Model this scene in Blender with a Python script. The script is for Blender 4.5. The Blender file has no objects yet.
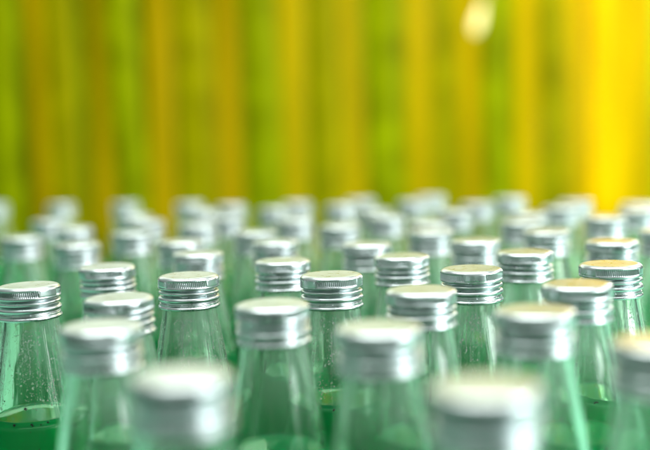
import bpy, bmesh, math, random
from mathutils import Vector, Matrix, noise

R = math.radians
MM = 0.001
HB = 0.227                      # height of a capped bottle: its base stands on z = 0
rnd = random.Random(7)
scene = bpy.context.scene
col = scene.collection

# ------------------------------------------------------------------ helpers
def link(name, me, mat, parent=None):
    o = bpy.data.objects.new(name, me)
    col.objects.link(o)
    if mat is not None and not me.materials:
        me.materials.append(mat)
    if parent is not None:
        o.parent = parent
    return o

def tag(o, label=None, cat=None, group=None, kind=None):
    for k, v in (("label", label), ("category", cat), ("group", group), ("kind", kind)):
        if v:
            o[k] = v
    return o

def smooth(me, on=True):
    me.polygons.foreach_set("use_smooth", [on] * len(me.polygons))
    me.update()

def lathe(name, prof, seg, rfun=None, close=False):
    """prof: list of (r, z) in metres; r == 0 closes on the axis."""
    vs, fs, rows = [], [], []
    for (r, z) in prof:
        if r <= 1e-9:
            rows.append([len(vs)]); vs.append((0, 0, z)); continue
        row = []
        for k in range(seg):
            a = 2 * math.pi * k / seg
            rr, zz = (rfun(r, z, a, k) if rfun else (r, z))
            row.append(len(vs)); vs.append((rr * math.cos(a), rr * math.sin(a), zz))
        rows.append(row)
    pairs = list(zip(rows, rows[1:]))
    if close:
        pairs.append((rows[-1], rows[0]))
    for a, b in pairs:
        for k in range(seg):
            k2 = (k + 1) % seg
            if len(a) == 1 and len(b) == 1: continue
            if len(a) == 1: fs.append((a[0], b[k], b[k2]))
            elif len(b) == 1: fs.append((a[k], b[0], a[k2]))
            else: fs.append((a[k], b[k], b[k2], a[k2]))
    me = bpy.data.meshes.new(name)
    me.from_pydata(vs, [], fs)
    bm = bmesh.new(); bm.from_mesh(me)
    bmesh.ops.recalc_face_normals(bm, faces=bm.faces)
    bm.to_mesh(me); bm.free()
    smooth(me)
    return me

def interp(tab, z):
    for (z0, r0), (z1, r1) in zip(tab, tab[1:]):
        if z1 <= z <= z0:
            t = (z0 - z) / (z0 - z1)
            return r0 + (r1 - r0) * t
    return tab[-1][1]

# ------------------------------------------------------------------ materials
def mat(name):
    m = bpy.data.materials.new(name); m.use_nodes = True
    nt = m.node_tree; nt.nodes.clear()
    out = nt.nodes.new("ShaderNodeOutputMaterial")
    return m, nt, out

def N(nt, t, **kw):
    n = nt.nodes.new(t)
    for k, v in kw.items():
        if k in n.inputs.keys(): n.inputs[k].default_value = v
        else: setattr(n, k, v)
    return n

def aluminium(name, rough):
    m, nt, out = mat(name)
    p = N(nt, "ShaderNodeBsdfPrincipled", Metallic=1.0)
    tc = N(nt, "ShaderNodeTexCoord")
    oi = N(nt, "ShaderNodeObjectInfo")
    add = N(nt, "ShaderNodeVectorMath", operation="ADD")
    sc_ = N(nt, "ShaderNodeVectorMath", operation="SCALE"); sc_.inputs["Scale"].default_value = 3.0
    cmb = N(nt, "ShaderNodeCombineXYZ")
    for i in range(3): nt.links.new(oi.outputs["Random"], cmb.inputs[i])
    nt.links.new(cmb.outputs[0], sc_.inputs[0])
    nt.links.new(tc.outputs["Object"], add.inputs[0]); nt.links.new(sc_.outputs[0], add.inputs[1])
    n1 = N(nt, "ShaderNodeTexNoise", Scale=260.0, Detail=3.0, Roughness=0.55)
    nt.links.new(add.outputs[0], n1.inputs["Vector"])
    n2 = N(nt, "ShaderNodeTexNoise", Scale=90.0, Detail=3.0)
    nt.links.new(add.outputs[0], n2.inputs["Vector"])
    mr = N(nt, "ShaderNodeMapRange"); mr.inputs["From Min"].default_value = .3; mr.inputs["From Max"].default_value = .7
    mr.inputs["To Min"].default_value = rough - .03; mr.inputs["To Max"].default_value = rough + .05
    nt.links.new(n1.outputs["Fac"], mr.inputs["Value"]); nt.links.new(mr.outputs[0], p.inputs["Roughness"])
    cr = N(nt, "ShaderNodeValToRGB")
    cr.color_ramp.elements[0].position = .32; cr.color_ramp.elements[0].color = (.555, .61, .62, 1)
    cr.color_ramp.elements[1].position = .6; cr.color_ramp.elements[1].color = (.63, .685, .695, 1)
    nt.links.new(n2.outputs["Fac"], cr.inputs["Fac"]); nt.links.new(cr.outputs[0], p.inputs["Base Color"])
    b = N(nt, "ShaderNodeBump", Strength=.05, Distance=.0003)
    nt.links.new(n2.outputs["Fac"], b.inputs["Height"]); nt.links.new(b.outputs[0], p.inputs["Normal"])
    nt.links.new(p.outputs[0], out.inputs["Surface"])
    return m

def glass_mat():
    m, nt, out = mat("bottle_glass")
    g = N(nt, "ShaderNodeBsdfGlass", IOR=1.48, Roughness=0.0)
    g.inputs["Color"].default_value = (.95, .994, .965, 1)
    tc = N(nt, "ShaderNodeTexCoord")
    mp = N(nt, "ShaderNodeMapping"); mp.inputs["Scale"].default_value = (1, 1, .16)
    nt.links.new(tc.outputs["Object"], mp.inputs[0])
    n1 = N(nt, "ShaderNodeTexNoise", Scale=170.0, Detail=2.0)
    nt.links.new(mp.outputs[0], n1.inputs["Vector"])
    b = N(nt, "ShaderNodeBump", Strength=.25, Distance=.0006)
    nt.links.new(n1.outputs["Fac"], b.inputs["Height"])
    nt.links.new(b.outputs[0], g.inputs["Normal"])
    # a breath of condensation: a thin pale diffuse veil, patchy
    d = N(nt, "ShaderNodeBsdfTranslucent"); d.inputs["Color"].default_value = (.76, .96, .84, 1)
    d2 = N(nt, "ShaderNodeBsdfDiffuse"); d2.inputs["Color"].default_value = (.76, .96, .84, 1)
    md = N(nt, "ShaderNodeMixShader"); nt.links.new(d.outputs[0], md.inputs[1]); nt.links.new(d2.outputs[0], md.inputs[2])
    n2 = N(nt, "ShaderNodeTexNoise", Scale=60.0, Detail=4.0)
    nt.links.new(mp.outputs[0], n2.inputs["Vector"])
    mr = N(nt, "ShaderNodeMapRange"); mr.inputs["From Min"].default_value = .35; mr.inputs["From Max"].default_value = .7
    mr.inputs["To Min"].default_value = .03; mr.inputs["To Max"].default_value = .15
    nt.links.new(n2.outputs["Fac"], mr.inputs["Value"])
    sp = N(nt, "ShaderNodeSeparateXYZ"); nt.links.new(tc.outputs["Object"], sp.inputs[0])
    hz = N(nt, "ShaderNodeMapRange"); hz.interpolation_type = 'SMOOTHSTEP'
    for k_, v_ in (("From Min", HB - .052), ("From Max", HB - .018), ("To Min", .15), ("To Max", 1.0)): hz.inputs[k_].default_value = v_
    nt.links.new(sp.outputs["Z"], hz.inputs["Value"])
    mu = N(nt, "ShaderNodeMath", operation="MULTIPLY"); nt.links.new(mr.outputs[0], mu.inputs[0]); nt.links.new(hz.outputs[0], mu.inputs[1])
    mx = N(nt, "ShaderNodeMixShader")
    nt.links.new(mu.outputs[0], mx.inputs[0]); nt.links.new(g.outputs[0], mx.inputs[1]); nt.links.new(md.outputs[0], mx.inputs[2])
    nt.links.new(mx.outputs[0], out.inputs["Surface"])
    return m

def drop_mat():
    m, nt, out = mat("water_droplet")
    g = N(nt, "ShaderNodeBsdfGlass", IOR=1.33, Roughness=0.0)
    g.inputs["Color"].default_value = (1, 1, 1, 1)
    d = N(nt, "ShaderNodeBsdfDiffuse"); d.inputs["Color"].default_value = (.85, .95, .9, 1)
    mx = N(nt, "ShaderNodeMixShader"); mx.inputs[0].default_value = .12
    nt.links.new(g.outputs[0], mx.inputs[1]); nt.links.new(d.outputs[0], mx.inputs[2])
    nt.links.new(mx.outputs[0], out.inputs["Surface"])
    return m

def drink_mat():
    m, nt, out = mat("green_drink")
    g = N(nt, "ShaderNodeBsdfGlass", IOR=1.34, Roughness=0.02)
    g.inputs["Color"].default_value = (.10, .86, .38, 1)
    t = N(nt, "ShaderNodeBsdfTranslucent"); t.inputs["Color"].default_value = (.004, .80, .27, 1)
    d = N(nt, "ShaderNodeBsdfDiffuse"); d.inputs["Color"].default_value = (.003, .64, .20, 1)
    a = N(nt, "ShaderNodeMixShader"); a.inputs[0].default_value = .5
    nt.links.new(t.outputs[0], a.inputs[1]); nt.links.new(d.outputs[0], a.inputs[2])
    mx = N(nt, "ShaderNodeMixShader"); mx.inputs[0].default_value = .66
    nt.links.new(g.outputs[0], mx.inputs[1]); nt.links.new(a.outputs[0], mx.inputs[2])
    fr = N(nt, "ShaderNodeFresnel", IOR=1.34); gl = N(nt, "ShaderNodeBsdfGlossy", Roughness=.02); top = N(nt, "ShaderNodeMixShader")
    nt.links.new(fr.outputs[0], top.inputs[0]); nt.links.new(mx.outputs[0], top.inputs[1]); nt.links.new(gl.outputs[0], top.inputs[2])
    nt.links.new(top.outputs[0], out.inputs["Surface"])
    return m

def plain(name, c, rough=.5, noise_amt=0.0, scale=20.0, translucent=0.0, stretch=(1, 1, 1), emit=None, spec=.5):
    m, nt, out = mat(name)
    p = N(nt, "ShaderNodeBsdfPrincipled", Roughness=rough)
    p.inputs["Base Color"].default_value = (*c, 1)
    p.inputs["Specular IOR Level"].default_value = spec
    last = p.outputs[0]
    csock = None
    if noise_amt:
        tc = N(nt, "ShaderNodeTexCoord"); mp = N(nt, "ShaderNodeMapping"); mp.inputs["Scale"].default_value = stretch
        n = N(nt, "ShaderNodeTexNoise", Scale=scale, Detail=3.0)
        nt.links.new(tc.outputs["Object"], mp.inputs[0]); nt.links.new(mp.outputs[0], n.inputs["Vector"])
        cr = N(nt, "ShaderNodeValToRGB")
        cr.color_ramp.elements[0].position = .3; cr.color_ramp.elements[1].position = .7
        cr.color_ramp.elements[0].color = (*[x * (1 - noise_amt) for x in c], 1)
        cr.color_ramp.elements[1].color = (*[min(1, x * (1 + noise_amt)) for x in c], 1)
        nt.links.new(n.outputs["Fac"], cr.inputs["Fac"]); csock = cr.outputs[0]
        nt.links.new(csock, p.inputs["Base Color"])
    if translucent:
        t = N(nt, "ShaderNodeBsdfTranslucent"); t.inputs["Color"].default_value = (*c, 1)
        if csock: nt.links.new(csock, t.inputs["Color"])
        mx = N(nt, "ShaderNodeMixShader"); mx.inputs[0].default_value = translucent
        nt.links.new(last, mx.inputs[1]); nt.links.new(t.outputs[0], mx.inputs[2]); last = mx.outputs[0]
    if emit:
        p.inputs["Emission Color"].default_value = (*c, 1); p.inputs["Emission Strength"].default_value = emit
    nt.links.new(last, out.inputs["Surface"])
    return m

M_cap = aluminium("brushed_aluminium", .29)
M_band = aluminium("aluminium_band", .27)
M_glass = glass_mat(); M_drop = drop_mat(); M_drink = drink_mat()
M_seed = plain("basil_seed", (.012, .016, .022), .35)

# ------------------------------------------------------------------ one bottle's meshes (z = 0 is its base)
SQ = .865                       # these caps are squat: 14.8 mm high
def cap_mesh():
    seg = 400
    top = HB
    prof = [(0, -.12), (6, -.12), (9.8, -.10), (11.0, -.03), (11.7, -.04), (12.3, -.14), (12.8, -.32), (13.25, -.62), (13.6, -1.0), (13.85, -1.5)]
    prof += [(13.9, -z) for z in (1.7, 1.9, 2.2, 2.7, 3.3, 3.9, 4.4, 4.8, 5.0, 5.2)]
    prof += [(13.98, -5.45), (14.02, -5.8), (13.9, -6.15), (13.5, -6.45), (12.9, -6.65), (12.5, -6.75)]
    z = 6.85
    while z < 13.65:
        prof.append((13.0, -z)); z += .16
    prof += [(13.1, -13.7), (13.1, -13.85), (12.6, -13.9), (12.6, -13.0)]
    def f(r, z, a, k):
        rr, zm = r / MM, (z - top) / MM
        if -5.1 < zm < -1.6 and abs(rr - 13.9) < .01:
            w = min(1, (-1.6 - zm) / .3, (zm + 5.1) / .3)
            # knurled band broken by three smooth lands
            ang = a / (2 * math.pi)
            land = min(abs(((ang - c + .5) % 1) - .5) for c in (.07, .39, .74))
            on = max(0, min(1, (land - .05) / .008))
            ph = (k + zm * 0.55) % 4
            tooth = .5 + .5 * math.cos(2 * math.pi * ph / 4)
            rr = 13.9 + w * (.08 - on * .62 * (1 - tooth))
        elif -13.68 < zm < -6.8 and abs(rr - 13.0) < .01:
            # two fat rolled rings, the upper one climbing like the thread beneath it
            t = a / (2 * math.pi)
            sh = .95 * (t - .5) * min(1, t / .12, (1 - t) / .12)
            def bump(c, h): return max(0, 1 - ((zm - c) / h) ** 2) ** .45
            rr = 12.0 + 1.8 * bump(-8.6 + sh * .9, 1.2) + 2.1 * bump(-11.9 + sh * .35, 1.6)
            if zm < -13.3: rr = max(rr, 13.0)
            rr = min(rr, 14.15)
        # little dents from the capping rollers
        d = noise.noise(Vector((math.cos(a) * 1.7, math.sin(a) * 1.7, zm * .05))) * .03
        return (rr + d) * MM, z
    me = lathe("cap", [(r * MM, top + z * MM) for r, z in prof], seg, f)
    for v in me.vertices: v.co.z = top + (v.co.z - top) * SQ
    me.materials.append(M_cap)
    return me

def band_mesh():
    top = HB; seg = 160
    prof = [(12.7, -14.05), (13.25, -14.02), (13.45, -14.15), (13.5, -14.6), (13.42, -15.0), (13.5, -15.3), (13.95, -15.6), (14.12, -16.0),
            (14.1, -16.5), (13.8, -16.95), (13.3, -17.1), (12.85, -17.0), (12.8, -15.5)]
    def f(r, z, a, k):
        d = noise.noise(Vector((math.cos(a) * 2.3, math.sin(a) * 2.3, 9.1))) * .10
        return r + d * MM, z + d * .6 * MM
    me = lathe("tamper_band", [(r * MM, top + z * MM) for r, z in prof], seg, f, close=True)
    # the bridges that still join the band to the cap
    bm = bmesh.new(); bm.from_mesh(me)
    for k in range(9):
        a = 2 * math.pi * (k + .3 * math.sin(k * 7)) / 9
        mt = Matrix.Rotation(a, 4, 'Z') @ Matrix.Translation((13.12 * MM, 0, top - 13.92 * MM)) @ Matrix.Diagonal((.3 * MM, .9 * MM, .34 * MM, 1))
        bmesh.ops.create_cube(bm, size=1, matrix=mt)
    bm.to_mesh(me); bm.free(); smooth(me)
    for v in me.vertices: v.co.z = top + (v.co.z - top) * SQ
    me.materials.append(M_band)
    return me

OUT = [(-2, 11.6), (-16, 12.5), (-19, 12.75), (-26, 13.9), (-33, 15.2), (-43, 16.95), (-53, 18.7), (-64, 20.7), (-75, 22.7), (-86, 24.9), (-97, 27.0),
       (-107, 28.6), (-116, 29.5), (-126, 29.9), (-214, 29.9)]
def rout(z): return interp(OUT, z)
WALL = 2.2
def smooth_prof(tab, step):
    z0, z1 = tab[0][0], tab[-1][0]
    n = int((z0 - z1) / step); res = []
    for i in range(n + 1):
        z = z0 + (z1 - z0) * i / n
        rs = [interp(tab, max(z1, min(z0, z + dz))) for dz in (-4, -2, 0, 2, 4)]
        res.append((sum(rs) / 5, z))
    return res
def glass_mesh():
    o = smooth_prof(OUT, 3.5)
    o[0] = (11.6, -2)
    outer = [(11.0, -1.6), (11.4, -1.7)] + o + [(29.7, -219), (28.6, -223.5), (26.5, -226.2), (24.5, -227), (20, -225), (8, -223.2), (0, -223)]
    inner = [(0, -219.5), (10, -219.8), (22, -219.5), (26, -217.5), (27.5, -212)] + [(r - WALL, z) for r, z in reversed(o) if z > -210] + [(9.9, -1.8), (10.4, -1.55)]
    me = lathe("glass_body", [(r * MM, HB + z * MM) for r, z in outer + inner], 96)
    me.materials.append(M_glass)
    return me
def drink_mesh(level):
    o = smooth_prof(OUT, 3.5)
    side = [(r - WALL + .12, z) for r, z in o if -210 < z < level - .5]
    rl = rout(level) - WALL
    prof = [(0, level - .05), (rl * .5, level - .05), (rl * .8, level), (rl * .93, level + .25), (rl + .1, level + .9)] + side + [(27.6, -212), (26.1, -217.6), (22, -219.6), (10, -219.9), (0, -219.6)]
    me = lathe("drink", [(r * MM, HB + z * MM) for r, z in prof], 72)
    me.materials.append(M_drink)
    return me
def ico(sub):
    bm = bmesh.new(); bmesh.ops.create_icosphere(bm, subdivisions=sub, radius=1)
    bm.verts.ensure_lookup_table()
    r = ([v.co.copy() for v in bm.verts], [[v.index for v in f.verts] for f in bm.faces]); bm.free()
    return r
ICO = {1: ico(1), 2: ico(2)}
def droplets_mesh(seed, n):
    rr = random.Random(seed); vs, fs = [], []
    def add(sub, m):
        v, f = ICO[sub]; b = len(vs)
        vs.extend(m @ p for p in v); fs.extend([k + b for k in q] for q in f)
    for i in range(n):
        a = rr.uniform(0, 2 * math.pi); z = -18.5 - 34 * rr.random() ** 1.3
        if noise.noise(Vector((math.cos(a) * 2, math.sin(a) * 2, z * .05 + seed))) < -.14 + .25 * rr.random(): continue
        s = rr.uniform(.09, .26) if rr.random() < .93 else rr.uniform(.26, .45)
        add(2 if s > .25 else 1, Matrix.Rotation(a, 4, 'Z') @ Matrix.Translation((rout(z) * MM, 0, HB + z * MM)) @ Matrix.Rotation(R(-10), 4, 'Y') @ Matrix.Diagonal((s * .7 * MM, s * MM, s * rr.uniform(1, 1.5) * MM, 1)))
    for i in range(22):     # drops that have run down the glass
        a = rr.uniform(0, 2 * math.pi); z0 = rr.uniform(-19, -38); L = rr.uniform(8, 24)
        for j in range(int(L / .5)):
            z = z0 - j * .5; s = .16 + .12 * math.sin(j * .7 + i) * rr.random()
            if j > L / .5 - 3: s = .42
            add(1, Matrix.Rotation(a + .01 * math.sin(j * .3), 4, 'Z') @ Matrix.Translation((rout(z) * MM, 0, HB + z * MM)) @ Matrix.Diagonal((s * .5 * MM, s * MM, .55 * MM, 1)))
    me = bpy.data.meshes.new("condensation"); me.from_pydata(vs, [], fs); smooth(me)
    me.materials.append(M_drop)
    return me
def seed_mesh():
    bm = bmesh.new()
    bmesh.ops.create_icosphere(bm, subdivisions=2, radius=1, matrix=Matrix.Diagonal((.75 * MM, .75 * MM, 1.15 * MM, 1)))
    for v in bm.verts:
        if v.co.z > 0: v.co.x *= .8; v.co.y *= .8
    me = bpy.data.meshes.new("seed"); bm.to_mesh(me); bm.free(); smooth(me); me.materials.append(M_seed)
    return me

ME_cap, ME_band, ME_glass, ME_seed = cap_mesh(), band_mesh(), glass_mesh(), seed_mesh()
LEVELS = (-56, -58.5, -61)
ME_drink = [drink_mesh(l) for l in LEVELS]
ME_cond = [droplets_mesh(3, 3200), droplets_mesh(11, 3200)]

# ------------------------------------------------------------------ the bottles: x, y in mm on the table, seen from the camera's foot
BOT = [
 # the sharp row
 (-133, 441, 's', "sharp silver-capped bottle at the left edge with black seeds at its green drink line"),
 (-63.5, 455, 's', "sharp silver-capped bottle second from left in the in-focus row, green reflection on cap top"),
 (2, 442, 's', "sharp silver-capped bottle in the middle of the in-focus row, third from left"),
 (65, 445, 's', "sharp silver-capped bottle fourth from left in the in-focus row, pale cap top"),
 (127.5, 445, 's', "sharp bottle at the right end of the in-focus row, orange-yellow reflection on cap top"),
 # just behind it
 (-110, 498, 'm', "slightly soft capped bottle standing between and behind the two leftmost sharp bottles"),
 (-22, 498, 'm', "slightly soft capped bottle just behind and left of the middle sharp bottle"),
 (38, 500, 'm', "slightly soft capped bottle just behind and right of the middle sharp bottle"),
 (100, 499, 'm', "slightly soft capped bottle between and behind the two rightmost sharp bottles"),
 # just before it
 (-84, 398, 'c', "soft-focus capped bottle just in front and left of the second sharp bottle from left"),
 (-21, 370, 'c', "soft-focus bottle just in front and left of the middle sharp bottle, low drink line"),
 (37, 391, 'c', "soft-focus capped bottle between and in front of the middle and fourth sharp bottles"),
 (99, 392, 'c', "soft-focus bottle with pale yellow cap top overlapping the right end sharp bottle"),
 # near, badly out of focus
 (-78, 338, 'n', "blurred foreground bottle beside the leftmost sharp bottle, dark left side on its cap"),
 (16, 319, 'n', "blurred foreground bottle right below the middle sharp cap, broad white highlight at right"),
 (71, 339, 'n', "blurred foreground bottle with pale yellow-tinted cap, right below the fourth sharp cap"),
 (95, 283, 'n', "very blurred bottle cut by the right edge with bright yellow cap top"),
 (-40, 263, 'n', "very blurred nearest bottle at the lower left, large white glow on its cap"),
 (37.5, 240, 'n', "very blurred nearest bottle at bottom right of centre, largest cap in the picture"),
 # the crowd behind, from left to right along the skyline first
 (-347, 1052, 'f', "tiny blurred cap on the skyline cut by the left edge of the picture"),
 (-267, 1013, 'f', "tiny blurred skyline cap at the far left, topmost of its leaning cluster"),
 (-223, 805, 'f', "blurred cap just below and left of the far left skyline cap"),
 (-183, 726, 'f', "blurred cap below and right of the far left skyline cap, third down its cluster"),
 (-153, 613, 'f', "blurred cap lowest of the far left cluster, right behind the slightly soft left cap"),
 (-204, 669, 'f', "blurred cap standing alone near the left edge above the leftmost sharp cap"),
 (-198, 994, 'f', "tiny blurred skyline cap topping the second cluster from the left"),
 (-157, 825, 'f', "blurred cap just below and right of the second cluster's topmost skyline cap"),
 (-137, 766, 'f', "blurred cap at the right side of the second cluster from left, third down"),
 (-131, 677, 'f', "blurred broad cap at the front of the second cluster from left"),
 (-130, 961, 'f', "tiny blurred skyline cap topping the third cluster, above the second sharp cap"),
 (-104, 853, 'f', "blurred cap just right of and below the third cluster's topmost skyline cap"),
 (-92, 723, 'f', "blurred cap in the middle of the third cluster, bright spot at its right"),
 (-88, 606, 'f', "blurred cap second up above the second sharp cap from left"),
 (-70, 543, 'm', "soft capped bottle directly behind the second sharp bottle from left, peeking over its cap"),
 (-85, 913, 'f', "tiny blurred skyline cap right of the third cluster, left of the next gap"),
 (-77, 781, 'f', "blurred bright cap with pale yellow neck below, between third cluster and its right neighbour"),
 (-43, 855, 'f', "tiny blurred skyline cap left of centre, left one of a close pair"),
 (-25, 917, 'f', "tiny blurred skyline cap left of centre, right one of a close pair"),
 (-22, 735, 'f', "blurred bright cap under the right one of the skyline pair left of centre"),
 (-46, 650, 'f', "blurred cap below the left one of the skyline pair left of centre"),
 (-30, 588, 'f', "soft capped bottle directly behind the slightly soft bottle left of the middle sharp bottle"),
 (15, 870, 'f', "tiny blurred skyline cap straight above the middle sharp cap, right of the central gap"),
 (34, 931, 'f', "tiny blurred skyline cap just right of centre, highest of three descending rightwards"),
 (40, 801, 'f', "blurred skyline cap right of centre, middle one of three descending rightwards"),
 (10, 674, 'f', "blurred cap with white right side straight above the middle sharp cap"),
 (45, 734, 'f', "blurred bright cap right of centre, lowest of three descending rightwards"),
 (23, 559, 'f', "soft capped bottle right behind and left of the slightly soft bottle right of centre"),
 (79, 890, 'f', "tiny blurred skyline cap left of the tallest skyline cap right of centre"),
 (101, 946, 'f', "tiny blurred skyline cap standing highest of all, right of centre"),
 (100, 765, 'f', "blurred cap just right of and below the highest skyline cap"),
 (70, 678, 'f', "blurred cap below the highest skyline cap, dark left side, upper one of two"),
 (65, 617, 'f', "blurred cap below the highest skyline cap, lower one of two, white spot at right"),
 (128, 835, 'f', "tiny blurred skyline cap left of the lone bright one above the fourth sharp cap"),
 (164, 883, 'f', "tiny blurred bright skyline cap standing above and right of the fourth sharp cap"),
 (84, 558, 'f', "soft capped bottle directly behind the fourth sharp bottle, above its cap"),
 (130, 660, 'f', "blurred cap below the bright skyline cap right of the fourth sharp cap"),
 (147, 719, 'f', "blurred cap between the bright skyline cap and the right-hand skyline pair"),
 (182, 768, 'f', "blurred skyline cap at right, left one of the pair beside the bright yellow strip"),
 (207, 823, 'f', "tiny blurred skyline cap at right, right one of the pair beside the bright yellow strip"),
 (132, 594, 'f', "soft cap with white right edge behind the slightly soft rightmost bottle"),
 (189, 671, 'f', "blurred cap above the right end sharp cap, in front of the bright yellow strip"),
 (153, 531, 'm', "soft capped bottle directly behind the right end sharp bottle, yellowish cap top"),
 (226, 719, 'f', "blurred skyline cap near the right edge, left one of two"),
 (245, 776, 'f', "tiny blurred skyline cap near the right edge, right one of two"),
 (196, 575, 'f', "soft capped bottle cut by the right edge behind the right end sharp bottle"),
]
GROUP = "silver-capped bottles of green drink standing close together"
YAW = {0: 58, 1: -52, 2: -44, 3: 2, 4: 67, 9: 30, 11: 60, 12: 70}

def make_proto():
    root = bpy.data.objects.new("drink_bottle", None); col.objects.link(root)
    root.empty_display_size = .03
    link("glass_body", ME_glass, None, root)
    cap = link("cap", ME_cap, None, root)
    link("tamper_band", ME_band, None, cap)
    link("drink", ME_drink[0], None, root)
    return root
def copy_tree(o, parent=None):
    c = o.copy(); col.objects.link(c)
    if parent is not None: c.parent = parent
    for ch in list(o.children): copy_tree(ch, c)
    return c

proto = make_proto()
roots = [proto] + [copy_tree(proto) for _ in BOT[1:]]
for i, (x, y, kd, lab) in enumerate(BOT):
    o = roots[i]
    yaw = YAW.get(i, rnd.uniform(0, 360))
    tx, ty = R(rnd.uniform(-.5, .5)), R(rnd.uniform(-.5, .5))      # no bottle stands dead upright
    o.rotation_euler = (tx, ty, R(yaw))
    lean = o.rotation_euler.to_matrix() @ Vector((0, 0, HB))         # x, y in the table are where the cap is
    o.location = (x * MM - lean.x, y * MM - lean.y, 0)
    tag(o, lab, "bottle", GROUP)
    li = {0: 1, 4: 1, 10: 0, 12: 2}.get(i, rnd.randrange(3))
    drink = [c for c in o.children if c.name.startswith("drink")][0]
    drink.data = ME_drink[li]
    if kd in 'sc':
        if kd == 's':
            tag(link("condensation", ME_cond[i % 2], None, o), kind="stuff")
        lev = LEVELS[li]
        for k in range(34 if kd == 's' else 14):
            # seeds swelling in the drink, most of them against the wall facing out or at the drink line
            a = R(-90 - yaw + rnd.uniform(-85, 85))
            if k < 7: z = lev - rnd.uniform(0, 1.2); d = .95
            elif k < 9: z = lev + rnd.uniform(5, 14); d = .7
            else: z = lev - rnd.uniform(3, 26); d = rnd.uniform(.7, 1.4)
            r = rout(z) - WALL + .12 - (d - .7) * .6 - .1
            s = link("seed", ME_seed, None, drink)
            s.location = (r * math.cos(a) * MM, r * math.sin(a) * MM, HB + z * MM)
            s.rotation_euler = (rnd.uniform(0, 3), rnd.uniform(0, 3), rnd.uniform(0, 3))
            sc_ = rnd.uniform(.45, .8); s.scale = (sc_, sc_, sc_)

# ------------------------------------------------------------------ the setting
def box(name, x0, x1, y0, y1, z0, z1, m, bevel=0, parent=None):
    bm = bmesh.new()
    bmesh.ops.create_cube(bm, size=1, matrix=Matrix.Translation(((x0 + x1) / 2, (y0 + y1) / 2, (z0 + z1) / 2)) @ Matrix.Diagonal((x1 - x0, y1 - y0, z1 - z0, 1)))
    if bevel: bmesh.ops.bevel(bm, geom=list(bm.edges), offset=bevel, segments=2, affect='EDGES')
    me = bpy.data.meshes.new(name); bm.to_mesh(me); bm.free()
    return link(name, me, m, parent)

M_table = plain("table_steel", (.22, .60, .40), .35, .2, 8)
tag(box("ground", -1.6, 1.6, .05, 3.2, -.04, 0, M_table, .004), kind="structure")

# green wall far behind, mottled
def wall_mat():
    m, nt, out = mat("green_wall")
    p = N(nt, "ShaderNodeBsdfPrincipled", Roughness=.6); p.inputs["Specular IOR Level"].default_value = .05
    tc = N(nt, "ShaderNodeTexCoord"); mp = N(nt, "ShaderNodeMapping"); mp.inputs["Scale"].default_value = (1.6, 1, .9)
    n = N(nt, "ShaderNodeTexNoise", Scale=3.6, Detail=2.0)
    nt.links.new(tc.outputs["Object"], mp.inputs[0]); nt.links.new(mp.outputs[0], n.inputs["Vector"])
    cr = N(nt, "ShaderNodeValToRGB"); e = cr.color_ramp.elements
    e[0].position = .36; e[0].color = (.085, .17, .0, 1)
    e[1].position = .62; e[1].color = (.33, .52, .0, 1)
    nt.links.new(n.outputs["Fac"], cr.inputs["Fac"]); nt.links.new(cr.outputs[0], p.inputs["Base Color"])
    nt.links.new(p.outputs[0], out.inputs["Surface"])
    return m
YC = 2.2
tag(box("wall", -1.5, 1.5, YC + .5, YC + .56, -.04, 1.5, wall_mat()), "mottled green wall behind the hanging yellow strips", "wall", kind="structure")

# the curtain of hanging plastic strips
def strip_mat(name, c, amt=.14, st=(2.2, 1, .3)):
    return plain(name, c, .35, amt, 9, translucent=.5, stretch=st, spec=.05)
SM = {'y': strip_mat("yellow_strip", (.90, .62, .0)),
      'b': strip_mat("gold_strip", (.68, .49, .0)),
      'a': strip_mat("amber_strip", (.66, .44, .0)),
      'o': strip_mat("olive_strip", (.46, .39, .0), .26, (2.0, 1, 1.0)),
      'g': strip_mat("green_strip", (.39, .41, .0), .34, (2.0, 1, 1.1))}
curtain = bpy.data.objects.new("strip_curtain", None); col.objects.link(curtain)
curtain.location = (0, YC, 0)
tag(curtain, "curtain of hanging yellow, amber and green plastic strips, blurred, behind all the bottles", "curtain")
def strip(xc, w, dy, key, bulge):
    z0, z1 = .002, 1.42
    n = 14; bm = bmesh.new(); t = .0025; grid = []
    for side in (0, 1):
        for i in range(n + 1):
            u = i / n - .5
            for j in range(13):
                v = j / 12
                x = xc + u * w + .006 * math.sin(v * 5 + xc * 40)
                y = dy - bulge * (1 - 4 * u * u) + side * t + .006 * math.sin(v * 3 + xc * 23)
                grid.append(bm.verts.new((x, y, z0 + (z1 - z0) * v)))
    W = 13; S = (n + 1) * W
    def q(a, b, c, d): bm.faces.new((grid[a], grid[b], grid[c], grid[d]))
    for i in range(n):
        for j in range(12):
            a = i * W + j
            q(a, a + W, a + W + 1, a + 1)
            q(S + a, S + a + 1, S + a + W + 1, S + a + W)
    for j in range(12):
        q(j, j + 1, S + j + 1, S + j); e = n * W
        q(e + j, S + e + j, S + e + j + 1, e + j + 1)
    for i in range(n):
        a = i * W
        q(a, S + a, S + a + W, a + W); b = a + 12
        q(b, b + W, S + b + W, S + b)
    me = bpy.data.meshes.new("strip"); bm.to_mesh(me); bm.free(); smooth(me)
    return link("strip", me, SM[key], curtain)
PX = YC / 1000.0                  # metres on the curtain for one pixel of the picture
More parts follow.
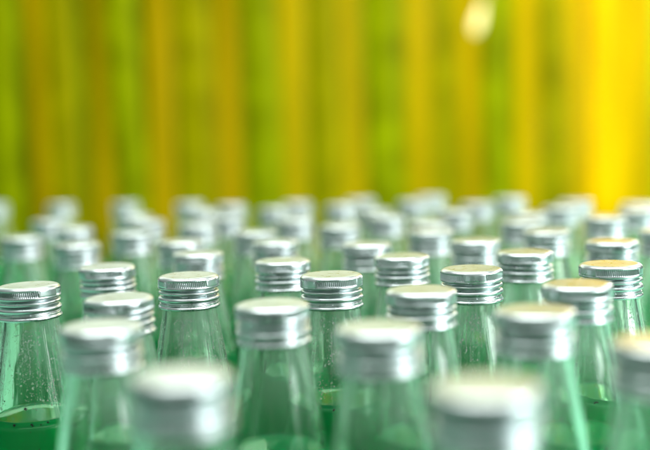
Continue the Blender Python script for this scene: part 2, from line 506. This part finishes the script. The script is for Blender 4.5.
for (px, wpx, key, lay) in [(-45, 40, 'a', 0), (-10, 26, 'g', 1), (14, 30, 'g', 0), (44, 24, 'a', 1), (72, 30, 'o', 0), (104, 22, 'a', 1), (133, 30, 'g', 0), (166, 24, 'a', 1),
        (200, 36, 'o', 0), (234, 24, 'a', 1), (266, 34, 'g', 0), (299, 26, 'b', 1), (329, 28, 'o', 0), (357, 26, 'b', 1), (390, 34, 'g', 0), (424, 28, 'b', 1), (449, 24, 'o', 0),
        (475, 26, 'b', 1), (504, 28, 'g', 0), (531, 24, 'b', 1), (556, 26, 'o', 0), (582, 30, 'b', 1), (611, 36, 'y', 0), (645, 32, 'b', 1), (690, 48, 'y', 0)]:
    strip((px - 325) * PX, wpx * PX * 1.08, lay * .02, key, .010)

# made-up glowing oval on a stem, imitating a glint on the curtain strips
M_glint = plain("glint_glow", (1, .80, .36), .3, emit=.95)
M_cord = plain("glint_cord", (.02, .02, .02), .5)
glint = bpy.data.objects.new("glint_standin", None); col.objects.link(glint)
glint.location = (.338, YC - .06, .513); glint.rotation_euler = (0, R(16), 0); glint.scale = (.42, .42, .72)
tag(glint, "small glowing oval standing in for a pale glint on the yellow strips at upper right", "glint")
glint_oval = lathe("glint_oval", [(0, -.040), (.012, -.037), (.021, -.028), (.026, -.012), (.025, .004), (.019, .022), (.014, .034), (.013, .046)], 32)
link("glint_oval", glint_oval, M_glint, glint)
link("glint_stem", lathe("glint_stem", [(.0135, .044), (.016, .046), (.016, .072), (.006, .082), (.002, .084), (.002, .5), (0, .5)], 24), plain("glint_stem_brass", (.7, .5, .1), .4), glint)

# ------------------------------------------------------------------ light
def area(name, loc, target, sx, sy, power, c):
    l = bpy.data.lights.new(name, 'AREA'); l.shape = 'RECTANGLE'; l.size = sx; l.size_y = sy; l.energy = power; l.color = c
    o = bpy.data.objects.new(name, l); col.objects.link(o); o.location = loc
    o.rotation_euler = (Vector(target) - Vector(loc)).to_track_quat('-Z', 'Y').to_euler()
    return o
area("window_light", (1.5, -.2, .8), (0, .6, .2), 1.0, 1.15, 40, (.95, .985, 1))
area("cap_top_light", (-.31, YC - .12, .91), (-.1, .4, .2), 1.7, .54, 5.4, (.88, 1, .93))  # unseen panel added above the view for pale cap-top reflections
area("overhead_fill_light", (0, .75, 2.3), (0, .75, 0), 2.0, 1.6, 74, (.96, 1, .97))  # unseen overhead fill, added to brighten the drink and glass
area("curtain_back_light", (1.0, YC + .38, .75), (.4, YC, .55), .5, 1.2, 21, (1, .95, .85))
area("curtain_front_light", (1.3, YC - .9, 1.2), (.4, YC, .5), .6, .6, 14, (1, .96, .88))

w = bpy.data.worlds.new("World"); scene.world = w; w.use_nodes = True
bg = w.node_tree.nodes["Background"]
# a bright hall: pale above, green and darker below, with no edge anywhere
wt = w.node_tree
tc = wt.nodes.new("ShaderNodeTexCoord"); sx = wt.nodes.new("ShaderNodeSeparateXYZ"); cr = wt.nodes.new("ShaderNodeValToRGB"); mr = wt.nodes.new("ShaderNodeMapRange")
mr.inputs["From Min"].default_value = -1; mr.inputs["From Max"].default_value = 1
wt.links.new(tc.outputs["Generated"], sx.inputs[0]); wt.links.new(sx.outputs["Z"], mr.inputs["Value"]); wt.links.new(mr.outputs[0], cr.inputs["Fac"])
e = cr.color_ramp.elements
e[0].position = .38; e[0].color = (.015, .055, .03, 1)
e[1].position = .68; e[1].color = (.86, 1, .91, 1)
e2 = e.new(.50); e2.color = (.04, .10, .065, 1)
wt.links.new(cr.outputs[0], bg.inputs[0]); bg.inputs[1].default_value = .42

# ------------------------------------------------------------------ camera
cam = bpy.data.cameras.new("camera"); co = bpy.data.objects.new("camera", cam); col.objects.link(co)
cam.sensor_width = 36; cam.lens = 36 * 1000 / 650
pitch = math.atan(93 / 1000); roll = R(2.0)
co.matrix_world = Matrix.Translation((0, 0, HB + .063)) @ Matrix.Rotation(R(90) - pitch, 4, 'X') @ Matrix.Rotation(-roll, 4, 'Z')
cam.clip_start = .01; cam.clip_end = 50
cam.dof.use_dof = True; cam.dof.focus_distance = .447; cam.dof.aperture_fstop = 3.45
scene.camera = co

scene.render.engine = 'CYCLES'
cy = scene.cycles
cy.max_bounces = 24; cy.transmission_bounces = 20; cy.glossy_bounces = 6; cy.diffuse_bounces = 5; cy.transparent_max_bounces = 12
cy.caustics_reflective = True; cy.caustics_refractive = True; cy.blur_glossy = .4
cy.sample_clamp_indirect = 6.0
cy.use_denoising = True
try: cy.denoiser = 'OPENIMAGEDENOISE'
except Exception: pass
cy.use_adaptive_sampling = False
vs = scene.view_settings
scene.display_settings.display_device = 'sRGB'
vs.view_transform = 'Standard'; vs.look = 'None'; vs.exposure = 0; vs.gamma = 1
